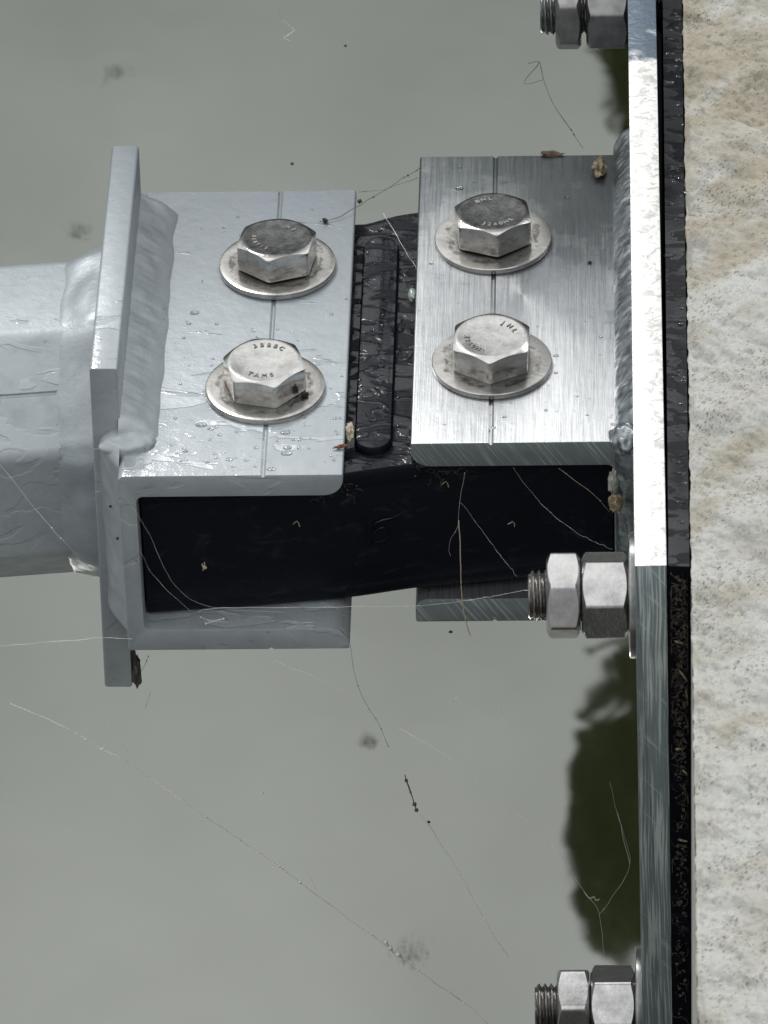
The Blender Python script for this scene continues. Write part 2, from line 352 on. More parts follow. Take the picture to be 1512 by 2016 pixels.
def vnoise(x, y, seed):
    """smooth value noise in numpy"""
    rg = np.random.RandomState(seed); T = rg.rand(256, 256)
    xi = np.floor(x).astype(int); yi = np.floor(y).astype(int); fx = x - xi; fy = y - yi
    fx = fx * fx * (3 - 2 * fx); fy = fy * fy * (3 - 2 * fy)
    g = lambda a, b: T[a % 256, b % 256]
    return (g(xi, yi) * (1 - fx) + g(xi + 1, yi) * fx) * (1 - fy) + (g(xi, yi + 1) * (1 - fx) + g(xi + 1, yi + 1) * fx) * fy - .5
def fb(x, y, seed, o=4, g=.5): return sum(vnoise(x * 2 ** k, y * 2 ** k, seed + k) * g ** k for k in range(o))
ZC = 104.0
def edge_x(y): return 122.95 + (min(y, 560) + 176) * (2.3 / 400) if not hasattr(y, 'shape') else 122.95 + (y + 176) * (2.3 / 400)
def quay():
    x0s = np.linspace(0, 50, 90); ys = np.arange(-520, 560, .62)
    Xg, Yg = np.meshgrid(x0s, ys, indexing='ij')
    t = Xg / 50; XX = edge_x(Yg) + Xg
    ca, sa = math.cos(R(38)), math.sin(R(38)); U = XX * ca - Yg * sa; V = XX * sa + Yg * ca
    Z = fb(U / 40, V / 15, 3, 4) * 11.0 + fb(XX / 3.2, Yg / 3.2, 11, 3) * .55 + fb(U / 2.2, V / 1.1, 31, 2) * .75
    pits = fb(U / 2.4, V / 1.3, 51, 2); Z -= np.clip(pits - .27, 0, 1) * 4.0
    edge = np.clip(Xg / 2.5, 0, 1); Z = (Z - .2) * (.25 + .75 * edge) - (1 - edge) ** 2 * .8
    XX = XX + (1 - np.clip(Xg / 1.2, 0, 1)) * fb(Yg / 5, Yg * 0, 71, 4) * .7
    far = np.clip((Xg - 44) / 6, 0, 1); Z = Z * (1 - far)
    nu, nv = XX.shape
    verts = np.stack([XX.ravel(), Yg.ravel(), (ZC + Z).ravel()], 1)
    i, j = np.meshgrid(np.arange(nu - 1), np.arange(nv - 1), indexing='ij'); a = (i * nv + j).ravel()
    faces = np.stack([a, a + nv, a + nv + 1, a + 1], 1)
    n0 = len(verts)
    # front face of the wall down into the water, and the rest of the quay top
    ye = ys[[0, -1]]; ex = [edge_x(y) for y in ys[::20]]
    low = []; lf = []
    yy = list(ys[::20]) + [ys[-1]]
    for y in yy:
        low += [(edge_x(y), y, ZC - .9), (edge_x(y), y, -1500)]
    for k in range(len(yy) - 1):
        b = n0 + 2 * k; lf.append((b, b + 2, b + 3, b + 1))
    n1 = n0 + len(low)
    Xm = edge_x(0)
    ext = [(Xm + 50, -4000, ZC), (9000, -4000, ZC), (9000, 60000, ZC), (Xm + 50, 60000, ZC),
           (Xm, -4000, ZC), (edge_x(-520) + 50.0, -520, ZC), (Xm, -520, ZC), (Xm, 560, ZC), (edge_x(560) + 50, 560, ZC), (Xm, 60000, ZC),
           (Xm, -4000, -1500), (Xm, -520, -1500), (Xm, 560, -1500), (Xm, 60000, -1500), (edge_x(-520), -520, ZC), (edge_x(560), 560, ZC)]
    e = lambda *q: tuple(n1 + k for k in q)
    ef = [e(0, 1, 2, 3, 8, 5), e(4, 0, 5, 14), e(15, 8, 3, 9), e(4, 14, 11, 10), e(15, 9, 13, 12)]
    allv = [tuple(v) for v in verts * S] + [tuple(c * S for c in v) for v in low] + [tuple(c * S for c in v) for v in ext]
    me = bpy.data.meshes.new('quay_wall'); me.from_pydata(allv, [], [tuple(f) for f in faces.tolist()] + lf + ef); me.update()
    o = finish('quay_wall', me, CONC, smooth=0)
    for p in me.polygons: p.use_smooth = True
    return tag(o, 'rough pale concrete quay wall with ochre stains along the right edge', 'wall')
quay()

def unseen_deck():
    """unseen timber planks added to darken reflections and bounce light onto the front faces"""
    bm = bmesh.new()
    def box(x0, x1, y0, y1, z0, z1):
        g = bmesh.ops.create_cube(bm, size=1, matrix=Matrix.Translation(((x0 + x1) / 2, (y0 + y1) / 2, (z0 + z1) / 2)) @ Matrix.Diagonal((x1 - x0, y1 - y0, z1 - z0, 1)))
    y = -5200
    while y < -640: box(-3200, 100, y, y + 140, -130, -95); y += 146
    for x in (-3000, -1500, -60): box(x - 50, x + 50, -5200, -660, -300, -131)
    for x in (-3000, -1500, -160):
        for yy in (-5000, -3000, -900): box(x - 90, x + 90, yy - 90, yy + 90, -2500, -301)
    tag(from_bm('added_deck', bm, mat_simple('added_deck_timber', (.34, .32, .29), .8, scale=12), smooth=0), kind='structure')
unseen_deck()

# ------------------------------------------------------------------ tree that shows only as a dark reflection in the water
def refl(px, py, s):
    d = RC @ nrm((px - 756, py - 1008, F)); t = (-1200 - CAM[2]) / d[2]; w = CAM + t * d; d = d * (1, 1, -1)
    return Vector(w + d * s)
def tree():
    root = thing('overhanging_tree', 'dark green leafy tree seen only as a reflection beside the wall plate', 'tree', (5200, 24500, ZC))
    base = Vector((5200, 24500, ZC)); Sd = 27000
    lobes = [(1292, 1520, 82, 1.2), (1350, 1560, 130, 1.2), (1215, 1492, 58, 1.), (1172, 1484, 44, 1.), (1230, 1470, 46, 1.), (1150, 1462, 25, 1.), (1148, 1505, 30, 1.), (1200, 1456, 46, 1.), (1152, 1640, 34, 1.), (1150, 1760, 34, 1.), (1174, 1545, 52, 1.), (1182, 1600, 62, 1.), (1180, 1665, 62, 1.), (1178, 1725, 58, 1.), (1182, 1785, 50, 1.), (1198, 1838, 46, 1.), (1225, 1852, 46, 1.), (1260, 1650, 100, 1.2), (1270, 1780, 100, 1.2), (1350, 1750, 140, 1.2),
             (1255, 1290, 34, 1.), (1232, 1318, 24, .9), (1212, 1342, 20, .8), (1190, 1362, 17, .8), (1168, 1382, 14, .7), (1148, 1398, 12, .6), (1250, 1350, 40, 1.), (1285, 1400, 50, 1.), (1215, 1380, 13, .4), (1160, 1300, 12, .2), (1170, 1420, 13, .3), (1200, 1432, 14, .3),
             (1420, 1400, 190, 1.), (1320, 1330, 60, 1.), (1340, 160, 150, 1.), (1300, 90, 120, 1.), (1255, 160, 60, .8), (1330, 230, 105, .6),
             (1520, 700, 230, 1.), (1560, 1100, 260, 1.), (1600, 1600, 300, 1.), (1620, 300, 300, 1.), (1900, 900, 420, .8), (2300, 500, 500, .8), (2300, 1500, 500, .8), (2800, 1000, 600, .8)]
    bm = bmesh.new(); mmpx = 31500 / F; cents = []
    for (px, py, r, dens) in lobes:
        c = refl(px, py, Sd + rnd.uniform(-500, 500)); cents.append(c); rr = r * mmpx
        near = px < 1500
        n = int((620 if near else 500) * dens) if r > 95 else int(r * 3.4 * dens) + 14
        if near and r > 95: n *= 4
        elif near and r > 45: n *= 3
        for k in range(n):
            v = Vector((rnd.gauss(0, 1), rnd.gauss(0, 1), rnd.gauss(0, 1))).normalized() * rr * (rnd.random() ** .42) * (1.16 if rnd.random() < .2 else 1) * (1 + .10 * noise.noise(Vector((k * .3, px, py))))
            p = c + v; sz = rnd.uniform(26, 50) * (1 if near else 2.6) * (1 if r > 60 else .8)
            a = Vector((rnd.gauss(0, 1), rnd.gauss(0, 1), rnd.gauss(0, .7))).normalized(); b = a.orthogonal().normalized()
            b = (Matrix.Rotation(rnd.uniform(0, 6.28), 3, a) @ b)
            q = [bm.verts.new(p + a * sz * u + b * sz * w) for u, w in ((-1, 0), (-.2, .45), (1, 0), (-.2, -.45))]
            bm.faces.new(q)
        if near and r > 45:      # inner leafy mass of the lobe, kept well inside the leaves
            g = bmesh.ops.create_icosphere(bm, subdivisions=3, radius=rr * .88, matrix=Matrix.Translation(c))
            for vv in g['verts']: vv.co += (vv.co - c) * (.22 * noise.noise(vv.co * .011))
    o = from_bm('crown', bm, LEAF, None, smooth=0); o.parent = root; o.matrix_parent_inverse = Matrix.Translation(-base * S)
    bm = bmesh.new(); top = base + Vector((-500, 0, 15000))
    tube_mesh(bm, [base + Vector((0, 0, -300)), base + Vector((60, 40, 5000)), base + Vector((-200, 0, 10000)), top, top + Vector((-200, 0, 6000))], [420, 340, 260, 170, 60], 10)
    for c in cents:
        a = base.lerp(top, min(1, max(.3, (c.z - 4000) / 15000))); mid = a.lerp(c, .5) + Vector((0, 0, 500))
        tube_mesh(bm, [a, mid, c], [110, 60, 15], 6)
    o = from_bm('trunk', bm, BARK, None); o.parent = root; o.matrix_parent_inverse = Matrix.Translation(-base * S)
tree()

def added_wood():
    """unseen mass of trees, added as something dark for the bright metal to mirror"""
    bm = bmesh.new()
    for k in range(46):
        x = -42000 + k * 1850 + rnd.uniform(-700, 700); y = 38000 + rnd.uniform(0, 5000) + abs(x) * .05; h = rnd.uniform(17200, 20200) ; w = rnd.uniform(2200, 3300)
        for q in range(420):
            v = Vector((rnd.gauss(0, 1), rnd.gauss(0, 1), rnd.gauss(0, 1))).normalized() * rnd.random() ** .35
            p = Vector((x + v.x * w, y + v.y * w, -1100 + h * .52 + v.z * h * .48)); sz = rnd.uniform(260, 620)
            a = Vector((rnd.gauss(0, 1), rnd.gauss(0, 1), rnd.gauss(0, 1))).normalized(); b = a.orthogonal().normalized()
            bm.faces.new([bm.verts.new(p + a * sz * u + b * sz * t) for u, t in ((-1, 0), (-.2, .5), (1, 0), (-.2, -.5))])
        g = bmesh.ops.create_icosphere(bm, subdivisions=2, radius=1, matrix=Matrix.Translation((x, y, -1100 + h * .48)) @ Matrix.Diagonal((w * .86, w * .86, h * .46, 1)))
    tag(from_bm('added_wood', bm, LEAF, smooth=0), 'unseen dark wood added beyond the frame for the bright metal to reflect', 'wood', kind='stuff')
added_wood()

# ------------------------------------------------------------------ channel profiles
def channel_profile(xw_, xt, ztop, zbot, tf, tw, gx, corner=3.0, toe=8.0, inner=3.0, toe_low=9.0):
    """C profile in (x,z): web at xw_, toes at xt (either side), V groove at gx in the outer flange faces"""
    s = 1 if xt > xw_ else -1
    pts = [(xw_, ztop, corner), (gx - s * 1.1, ztop, 0), (gx - s * .25, ztop - 1.1, 0), (gx + s * .25, ztop - 1.1, 0), (gx + s * 1.1, ztop, 0), (xt, ztop, 1.0), (xt, ztop - tf, toe), (xw_ + s * tw, ztop - tf, inner),
           (xw_ + s * tw, zbot + tf, inner), (xt, zbot + tf, toe_low), (xt, zbot, 1.0), (gx + s * 1.1, zbot, 0), (gx, zbot + .9, 0), (gx - s * 1.1, zbot, 0), (xw_, zbot, 1.2)]
    return round_poly(pts, 6)

# ------------------------------------------------------------------ left: painted arm (tube + end plate + channel, welded)
arm = thing('steel_arm', 'grey painted steel arm with square end plate and open channel on the left', 'steel arm', (-110, 132, -90))
def adopt(o, root):
    o.parent = root; o.matrix_parent_inverse = (Matrix.Translation(root.location) @ root.rotation_euler.to_matrix().to_4x4()).inverted(); return o
prof = channel_profile(-110.8, -17.6, 0, -90.8, 10.8, 7.3, -50.6)
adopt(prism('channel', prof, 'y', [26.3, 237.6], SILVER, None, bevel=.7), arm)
# end plate, leaning about one degree
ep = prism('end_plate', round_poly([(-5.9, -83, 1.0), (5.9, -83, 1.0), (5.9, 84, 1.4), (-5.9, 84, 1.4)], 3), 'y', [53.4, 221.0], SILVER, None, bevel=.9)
ep.location = Vector((-117.4, 0, -48.5)) * S; ep.rotation_euler = (0, R(.85), 0); bpy.context.view_layer.update(); adopt(ep, arm)

def tube():
    ap = 63.8; vr = ap / math.cos(R(22.5))
    c = [(vr * math.cos(R(22.5 + 45 * k)), vr * math.sin(R(22.5 + 45 * k)), 9.0) for k in range(8)]
    pr = []
    base = round_poly(c, 5)
    # a rolled groove along the middle of each face that looks up and out
    for k, (a, b) in enumerate(base):
        pr.append((a, b))
    out = []
    for i, (a, b) in enumerate(pr):
        out.append((a, b)); a2, b2 = pr[(i + 1) % len(pr)]
        if math.hypot(a2 - a, b2 - b) > 20:
            mx, my = (a + a2) / 2, (b + b2) / 2; tx, ty = (a2 - a), (b2 - b); l = math.hypot(tx, ty); tx /= l; ty /= l
            ang = math.degrees(math.atan2(my, mx)) % 360
            if abs(ang - 135) < 3 or abs(ang - 315) < 3:
                for d, dep in ((-1.1, 0), (-.4, .8), (.4, .8), (1.1, 0)):
                    out.append((mx + tx * d - mx / ap * dep, my + ty * d - my / ap * dep))
    bm = bmesh.new(); yaw = math.tan(R(6.2)); rings = []
    cy, cz = 136.5, -47.5
    for x in (-123.4, -130, -150, -180, -230, -300, -420, -600):
        yc = cy + (x + 123) * yaw
        rings.append([bm.verts.new((x, yc + a, cz + b)) for a, b in out])
    n = len(out)
    for a, b in zip(rings, rings[1:]):
        for k in range(n): bm.faces.new((a[k], a[(k + 1) % n], b[(k + 1) % n], b[k]))
    bm.faces.new(rings[0]); bm.faces.new(rings[-1])
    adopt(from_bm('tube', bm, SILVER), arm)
    # weld collar where the tube meets the plate
    N = 220; J = 13; V = []
    for i in range(N):
        th = 2 * math.pi * i / N
        # radius of the octagon in that direction
        k = (math.degrees(th)) % 45; rad = min(ap / math.cos(R(k if k < 22.5 else 45 - k)), 67.4)
        w = 17 + 1.6 * noise.noise(Vector((math.cos(th) * 4, math.sin(th) * 4, 1))); h = 5.2 + 2 * noise.noise(Vector((math.cos(th) * 3, math.sin(th) * 3, 7)))
        for j in range(J):
            u = j / (J - 1)                                # 0 at plate, 1 on the tube
            xx = -123.0 - w * u; rr = rad + h * (1 - u) ** 1.25 + .8 * math.sin(math.pi * u) - .5 * (u > .99)
            rip = .15 * math.sin(i * 2 * math.pi / 9.0 + u * 3) * math.sin(math.pi * u); blob = .8 * noise.noise(Vector((math.cos(th) * 5, math.sin(th) * 5, u * 2)))
            rr += (rip + blob) * min(1, 3 * (1 - u)) * min(1, 4 * u)
            yc = cy + (xx + 123) * yaw
            V.append((xx, yc + rr * math.cos(th), cz + rr * math.sin(th)))
    adopt(pydata('weld_bead', V, grid_faces(N, J, wrap_u=True), SILVERW, None, 60), arm)
tube()

def fillet(name, path, na, nb, wa, wb, mat, root, seed=0, ripple=.35, period=4.0, bulge=.35, step=1.0, blob=1.0, ripang=.8):
    """weld bead lying in the corner between two faces. path: corner points; na, nb: directions along the two faces."""
    pts = []; path = [Vector(p) for p in path]
    for a, b in zip(path, path[1:]):
        n = max(1, int((b - a).length / step))
        for k in range(n): pts.append(a.lerp(b, k / n))
    pts.append(path[-1]); na = Vector(na).normalized(); nb = Vector(nb).normalized(); V = []; J = 15; s = 0; T = len(pts)
    for i, p in enumerate(pts):
        if i: s += (p - pts[i - 1]).length
        end = min(1, min(i, T - 1 - i) * step / 7.0); end = math.sqrt(max(0, 1 - (1 - end) ** 2)); end = max(end, .03)
        wva = wa * (1 + .08 * noise.noise(Vector((s * .06, seed, 0)))) * end; wvb = wb * (1 + .07 * noise.noise(Vector((s * .06, seed, 5)))) * end
        for j in range(J):
            u = j / (J - 1); th = u * math.pi / 2
            a = wva * (1 - u); b = wvb * u                      # straight fillet
            k = bulge * min(wva, wvb) * math.sin(math.pi * u)
            k += ripple * math.sin(2 * math.pi * (s / period) - ripang * math.sin(math.pi * u) * 3) * math.sin(math.pi * u) * end
            k += blob * noise.noise(Vector((s * .13, u * 2.3, seed + 3))) * math.sin(math.pi * u) * end
            d = (na * wvb + nb * wva).normalized()
            emb = -.25 if j in (0, J - 1) else 0
            V.append(p + na * a + nb * b + d * (k * .7 + emb))
    return adopt(pydata(name, V, grid_faces(T, J), mat, None, 60), root)
fillet('weld_bead', [(-111.2, 226, 0), (-111.0, 120, 0), (-111.2, 48.5, 0)], (0, 0, 1), (1, 0, 0), 11, 16, SILVERW, arm, 3, .10, 5, .14, blob=1.1)
fillet('weld_bead', [(-110.8, 53.6, 4), (-110.9, 53.6, -60), (-111.2, 53.6, -92)], (-1, 0, 0), (0, -1, 0), 9.5, 19, SILVERW, arm, 9, .05, 7, .12, blob=1.1)
fillet('weld_bead', [(-111.2, 60, -90.8), (-111.2, 215, -90.8)], (0, 0, -1), (1, 0, 0), 8, 8, SILVERW, arm, 12, .3, 5, .3)
def lump(name, c, r, mat, root, seed=1, amp=.25, sub=4):
    bm = bmesh.new(); bmesh.ops.create_icosphere(bm, subdivisions=sub, radius=1)
    for v in bm.verts:
        k = 1 + amp * noise.noise(v.co * 1.3 + Vector((seed, 0, 0))) + amp * .4 * noise.noise(v.co * 3.4 + Vector((seed, 9, 0)))
        v.co = Vector((v.co.x * r[0] * k + c[0], v.co.y * r[1] * k + c[1], v.co.z * r[2] * k + c[2]))
    return adopt(from_bm(name, bm, mat, None, 60), root)

lump('weld_lump', (-108.2, 49.5, .2), (11.5, 8.5, 5.0), SILVERW, arm, 4, .16)

# ------------------------------------------------------------------ right: wall bracket (plate + channel, welded)
brk = thing('wall_bracket', 'bare aluminium wall bracket with tall bolted plate and open channel on the right', 'wall bracket', (108, 80, -203))
def multi(o, pick):
    """material per face: pick(center, normal) -> slot"""
    for p in o.data.polygons: p.material_index = pick(p.center, p.normal)
    return o
prof = channel_profile(101.6, 9.8, 0, -93.2, 12.0, 7.5, 43.2, corner=1.0, toe=8.0, toe_low=5.0)
o = prism('channel', prof, 'y', [47.6, 263.2], [BRUSH, SAWN], None, bevel=.5); multi(o, lambda c, n: 1 if abs(n.y) > .6 else 0); adopt(o, brk)
pl = prism('wall_plate', round_poly([(-6, 307, .35), (6, 307, .35), (6, 0, .35), (-6, 0, .35)], 2), 'y', [-176.2, 420], [PTOP, PFRONT, BRUSH], None, bevel=.6)
multi(pl, lambda c, n: 0 if n.z > .5 else (1 if n.y < -.5 else 2))
pl.location = Vector((109.9, 0, -203)) * S; pl.rotation_euler = (0, R(-.4), 0); bpy.context.view_layer.update(); adopt(pl, brk)
fillet('weld_bead', [(102, 272, 2), (102, 262, 0), (102, 150, 0), (102, 50, 0)], (0, 0, 1), (-1, 0, 0), 11, 7.5, WELDA, brk, 21, .22, 3.9, .2, blob=1.8, step=.6, ripang=1.6)
fillet('weld_bead', [(101.8, 47.6, 6), (102, 47.6, -60), (102, 47.6, -92)], (-1, 0, 0), (0, -1, 0), 7.5, 9, WELDA, brk, 27, .5, 4, .25, blob=1.6)
lump('weld_lump', (98.5, 48, 1.5), (6, 9, 5.5), WELDA, brk, 8, .35)

# ------------------------------------------------------------------ black pad behind the plate
def gasket():
    bm = bmesh.new(); ys = [-176 + k * 20 for k in range(31)] + [700, 1500]; ring = []
    for y in ys:
        xl = 114.4 + max(0, min(y, 560) + 176) * (2.2 / 400) + (.12 if y > -170 else 0); xr = edge_x(y) - .55
        ring.append([bm.verts.new(p) for p in ((xl, y, 103.6), (xr, y, 103.2), (xr, y, -640), (xl, y, -640))])
    for a, b in zip(ring, ring[1:]):
        for k in range(4): bm.faces.new((a[k], a[(k + 1) % 4], b[(k + 1) % 4], b[k]))
    bm.faces.new(ring[0]); bm.faces.new(ring[-1])
    bmesh.ops.recalc_face_normals(bm, faces=bm.faces)
    return tag(from_bm('rubber_pad', bm, RUBG, smooth=0), 'long thin wet black rubber pad squeezed between wall plate and concrete', 'rubber pad')
gasket()

# ------------------------------------------------------------------ rubber coupling between the channels
def rubber():
    root = thing('rubber_coupling', 'thick wet black rubber block clamped between the two channels', 'rubber block', (0, 140, -79))
    P = [(-102.5, 34.5), (-60, 38.5), (-22, 43), (-14, 44.6), (9, 49.8), (60, 57), (93.5, 60)]
    prof = []          # (recess, z) front from the top down
    zt, zb = -12.2, -79.6
    front = [(5.0, zt), (1.2, zt - .6), (0, zt - 2.2), (.35, zt - 8.5), (1.3, zt - 9.4), (1.0, zt - 10.5), (.6, -60), (.7, zb + 8.8), (1.1, zb + 8), (.75, zb + 7.2), (.8, zb + 3), (2.6, zb + .7), (6, zb)]
    xs = []
    for (xa, _), (xb, _) in zip(P, P[1:]):
        n = max(1, int((xb - xa) / 4)); xs += [xa + (xb - xa) * k / n for k in range(n)]
    xs.append(P[-1][0])
    def yf(x):
        for (xa, ya), (xb, yb) in zip(P, P[1:]):
            if x <= xb + 1e-6:
                return ya + (yb - ya) * (x - xa) / (xb - xa)
    bm = bmesh.new(); rings = []
    for x in xs:
        y0 = yf(x); D = 189.5
        bx = -3.5 * math.exp(-((x + 14) / 9) ** 2)
        ring = [(y0 + r + wobble(x, z, 0, .06, .35), z) for r, z in front]
        back = [(y0 + D - r * 1.0 + bx, z) for r, z in front[::-1]]
        rings.append([bm.verts.new((x, a, b)) for a, b in ring + back])
    n = len(rings[0])
    for a, b in zip(rings, rings[1:]):
        for k in range(n): bm.faces.new((a[k], a[(k + 1) % n], b[(k + 1) % n], b[k]))
    bm.faces.new(rings[0]); bm.faces.new(rings[-1])
    adopt(from_bm('body', bm, RUB, None, 40), root)
    # raised rounded rib on top
    pr = []
    x0, x1, ya, yb = -14.0, 1.6, 63.0, 205.0; r = (x1 - x0) / 2; cxm = (x0 + x1) / 2
    for k in range(17): a = math.pi + math.pi * k / 16; pr.append((cxm + r * math.cos(a), ya + r * .95 * math.sin(a)))
    for k in range(17): a = math.pi * k / 16; pr.append((cxm + r * math.cos(a), yb + r * math.sin(a)))
    bm = bmesh.new(); rings = []
    for off, z in ((-.9, zt - .6), (0, zt + .2), (.1, zt + 3.0), (.7, zt + 4.0), (1.8, zt + 4.3)):
        rings.append([bm.verts.new((cxm + (a - cxm) * (1 - off / r), b + (off if b < 70 else -off) * (1 if b < 63 or b > 222 else 0), z + wobble(a, b, 0, .05, .25))) for a, b in pr])
    n = len(pr)
    for a, b in zip(rings, rings[1:]):
        for k in range(n): bm.faces.new((a[k], a[(k + 1) % n], b[(k + 1) % n], b[k]))
    bm.faces.new(rings[-1]); o = from_bm('rib', bm, RUB, None, 40); adopt(o, root)
    # moulded number on the front face: a faint 5 with a long top bar
    bm = bmesh.new(); y = yf(-8) + .1
    def w(px, py): q = hit(px, py, y=y); return Vector((q[0], yf(q[0]) + .35, q[2]))
    tube_mesh(bm, [w(800, 1016), w(787, 1021), w(770, 1026), w(750, 1028), w(737, 1032)], [.4, .6, .6, .6, .5], 6)
    tube_mesh(bm, [w(737, 1032), w(734, 1044), w(735, 1050), w(745, 1043), w(757, 1042), w(765, 1050), w(766, 1060), w(757, 1068), w(742, 1070), w(730, 1062), w(722, 1074)], .45, 6)
    tube_mesh(bm, [w(715, 1020), w(722, 1023), w(722, 1040), w(721, 1062)], .35, 6)
    adopt(from_bm('number_mark', bm, RUB, None, 60), root)
rubber()

# ------------------------------------------------------------------ bolts, washers, nuts
def hex_r(th, af, rc=1.0):
    """radius of a hexagon (corners slightly rounded) in direction th; corner at th=0"""
    k = (math.degrees(th) - 30) % 60; k = k - 30 if False else k
    d = abs(((math.degrees(th)) % 60) - 30)          # 0 at face middle, 30 at a corner
    r = af / 2 / math.cos(R(d)); rmax = af / 2 / math.cos(R(30)) * .972
    return r if r < rmax else rmax + (r - rmax) * .25
def hex_solid(af, h, dome=True, hole=0, cone=.52, rcf=.965, bottom_chamfer=False, n=144, dish=.5):
    bm = bmesh.new(); rc = af / 2 * rcf; rings = []
    ths = [2 * math.pi * k / n for k in range(n)]
    def ring(f, z): rings.append([bm.verts.new((f(t) * math.cos(t), f(t) * math.sin(t), z(t) if callable(z) else z)) for t in ths])
    hr = lambda t: hex_r(t, af)
    if hole: ring(lambda t: hole, .6 if bottom_chamfer else 0)
    if bottom_chamfer:
        ring(lambda t: rc, 0); ring(hr, lambda t: max(.15, (hr(t) - rc) * cone))
    else:
        ring(lambda t: hr(t) - .9, 0.0); ring(lambda t: hr(t) - .25, .35); ring(hr, 1.1)
    ring(hr, lambda t: h - max(.25, (hr(t) - rc) * cone)); ring(lambda t: min(hr(t), rc + .12) - .05, lambda t: h - .08)
    ring(lambda t: rc - .35, h + .02)
    if hole: ring(lambda t: hole + 1.6, h); ring(lambda t: hole, h - 1.2)
    else:
        for f, z in ((.90, h - .02), (.78, h - dish * .5), (.55, h - dish * .9), (.28, h - dish), (.04, h - dish)): ring(lambda t, f=f: rc * f, z)
    for a, b in zip(rings, rings[1:]):
        for k in range(n): bm.faces.new((a[k], a[(k + 1) % n], b[(k + 1) % n], b[k]))
    if not hole: bm.faces.new(rings[0][::-1]); bm.faces.new(rings[-1])
    return bm
def letters(txt, size, rad, a0, a1, z, parent, mat, inward=True):
    """small raised letters round the head; one mesh"""
    vs_, fs = [], []; deps = bpy.context.evaluated_depsgraph_get()
    for i, ch in enumerate(txt):
        a = R(a0 + (a1 - a0) * (i / max(1, len(txt) - 1)))
        cu = bpy.data.curves.new('letter', 'FONT'); cu.body = ch; cu.size = size; cu.extrude = .28; cu.bevel_depth = .06; cu.align_x = 'CENTER'; cu.align_y = 'CENTER'
        ob = bpy.data.objects.new('letter', cu); me = bpy.data.meshes.new_from_object(ob)
        rot = a - math.pi / 2 if inward else a + math.pi / 2
        mt = Matrix.Translation((rad * math.cos(a), rad * math.sin(a), z)) @ Matrix.Rotation(rot, 4, 'Z'); b = len(vs_)
        for v in me.vertices: vs_.append(mt @ v.co)
        for p in me.polygons: fs.append([b + k for k in p.vertices])
        bpy.data.objects.remove(ob); bpy.data.curves.remove(cu); bpy.data.meshes.remove(me)
    o = pydata('head_lettering', vs_, fs, mat, parent, 0); return o
def washer_mesh(ro, ri, t, rounded):
    n = 96; bm = bmesh.new(); rings = []
    sec = [(ri, 0), (ri, t), (ro * .62, t), (ro * .74, t + .12), (ro * .9, t - .02), (ro - .9, t - .1)]
    sec += [(ro - .35, t - .3), (ro - .05, t - .9), (ro, t * .5), (ro - .2, .3), (ro - .8, 0)] if rounded else [(ro - .3, t - .15), (ro, t - .4), (ro, .3), (ro - .2, 0)]
    for r, z in sec: rings.append([bm.verts.new((r * math.cos(2 * math.pi * k / n), r * math.sin(2 * math.pi * k / n), z)) for k in range(n)])
    for a, b in zip(rings, rings[1:] + rings[:1]):
        for k in range(n): bm.faces.new((a[k], a[(k + 1) % n], b[(k + 1) % n], b[k]))
    return bm
bolts = [  # x, y, rotation of a corner from -y, tilt x, tilt y, where, texts
    (-49.9, 177.6, -10, -2.8, .3, 'rear bolt with dark head on the grey painted left channel', [('A2', 2.4, 9.6, 60, 42), ('BEBTIS', 2.2, 9.8, 175, 245)], True),
    (-51.8, 86.7, 17, 1.6, .2, 'front bolt with bright head and chipped corner on the grey painted left channel', [('BBBBC', 2.9, 11.0, 112, 50), ('TAMS', 2.9, 10.4, 238, 290)], True),
    (42.8, 196.1, 7, -2.6, -.3, 'rear bolt with dark head on the brushed aluminium right channel', [('BHL', 2.9, 10.6, 128, 96), ('3260HS', 2.9, 10.6, 250, 318)], False),
    (43.1, 103.5, -2, 1.6, .4, 'front bolt with bright head on the brushed aluminium right channel', [('JHL', 2.9, 10.4, 62, 22), ('3260H', 3.1, 10.4, 182, 238)], False)]
wproto = None
for i, (x, y, a, tx, ty, lab, txts, rounded) in enumerate(bolts):
    w = from_bm('washer', washer_mesh(25.3, 11, 2.9 if rounded else 2.6, rounded), WASH)
    w.location = Vector((x, y, .03)) * S; w.rotation_euler = (R(tx * .25), 0, R(40 * i))
    tag(w, ['wide washer under the rear bolt on the grey painted channel', 'wide washer under the front bolt on the grey painted channel', 'wide washer under the rear bolt on the brushed aluminium channel', 'wide washer under the front bolt on the brushed aluminium channel'][i], 'washer', 'wide washers under the four bolts')
    rt = thing('hex_bolt', 'hex ' + lab, 'bolt', (x, y, 2.95 if rounded else 2.65), 'hex bolts on the two channels', (R(tx), R(ty), R(0)))
    hb = from_bm('head', hex_solid(31.4, 12.6, dish=.35), DIMTOP if tx < 0 else STEEL, rt, 28); hb.rotation_euler = (0, 0, R(-90 + a))
    for (t, sz, rad, a0, a1) in txts: letters(t, sz * 1.12, rad, a0, a1, 12.42, rt, STEEL if tx < 0 else THREAD, inward=(a0 + a1) / 2 % 360 < 180)
    bm = bmesh.new(); bmesh.ops.create_cone(bm, cap_ends=True, segments=32, radius1=9.8, radius2=9.8, depth=110, matrix=Matrix.Translation((0, 0, -54.9)))
    from_bm('shank', bm, DARK, rt)
    # nut and washer under the lower flange keep the bolt in place
    bm = hex_solid(30, 15, hole=9.9, bottom_chamfer=True, n=72); bmesh.ops.translate(bm, vec=(0, 0, -112 + (0 if x < 0 else -1.5)), verts=bm.verts); o = from_bm('nut', bm, NUT, rt)

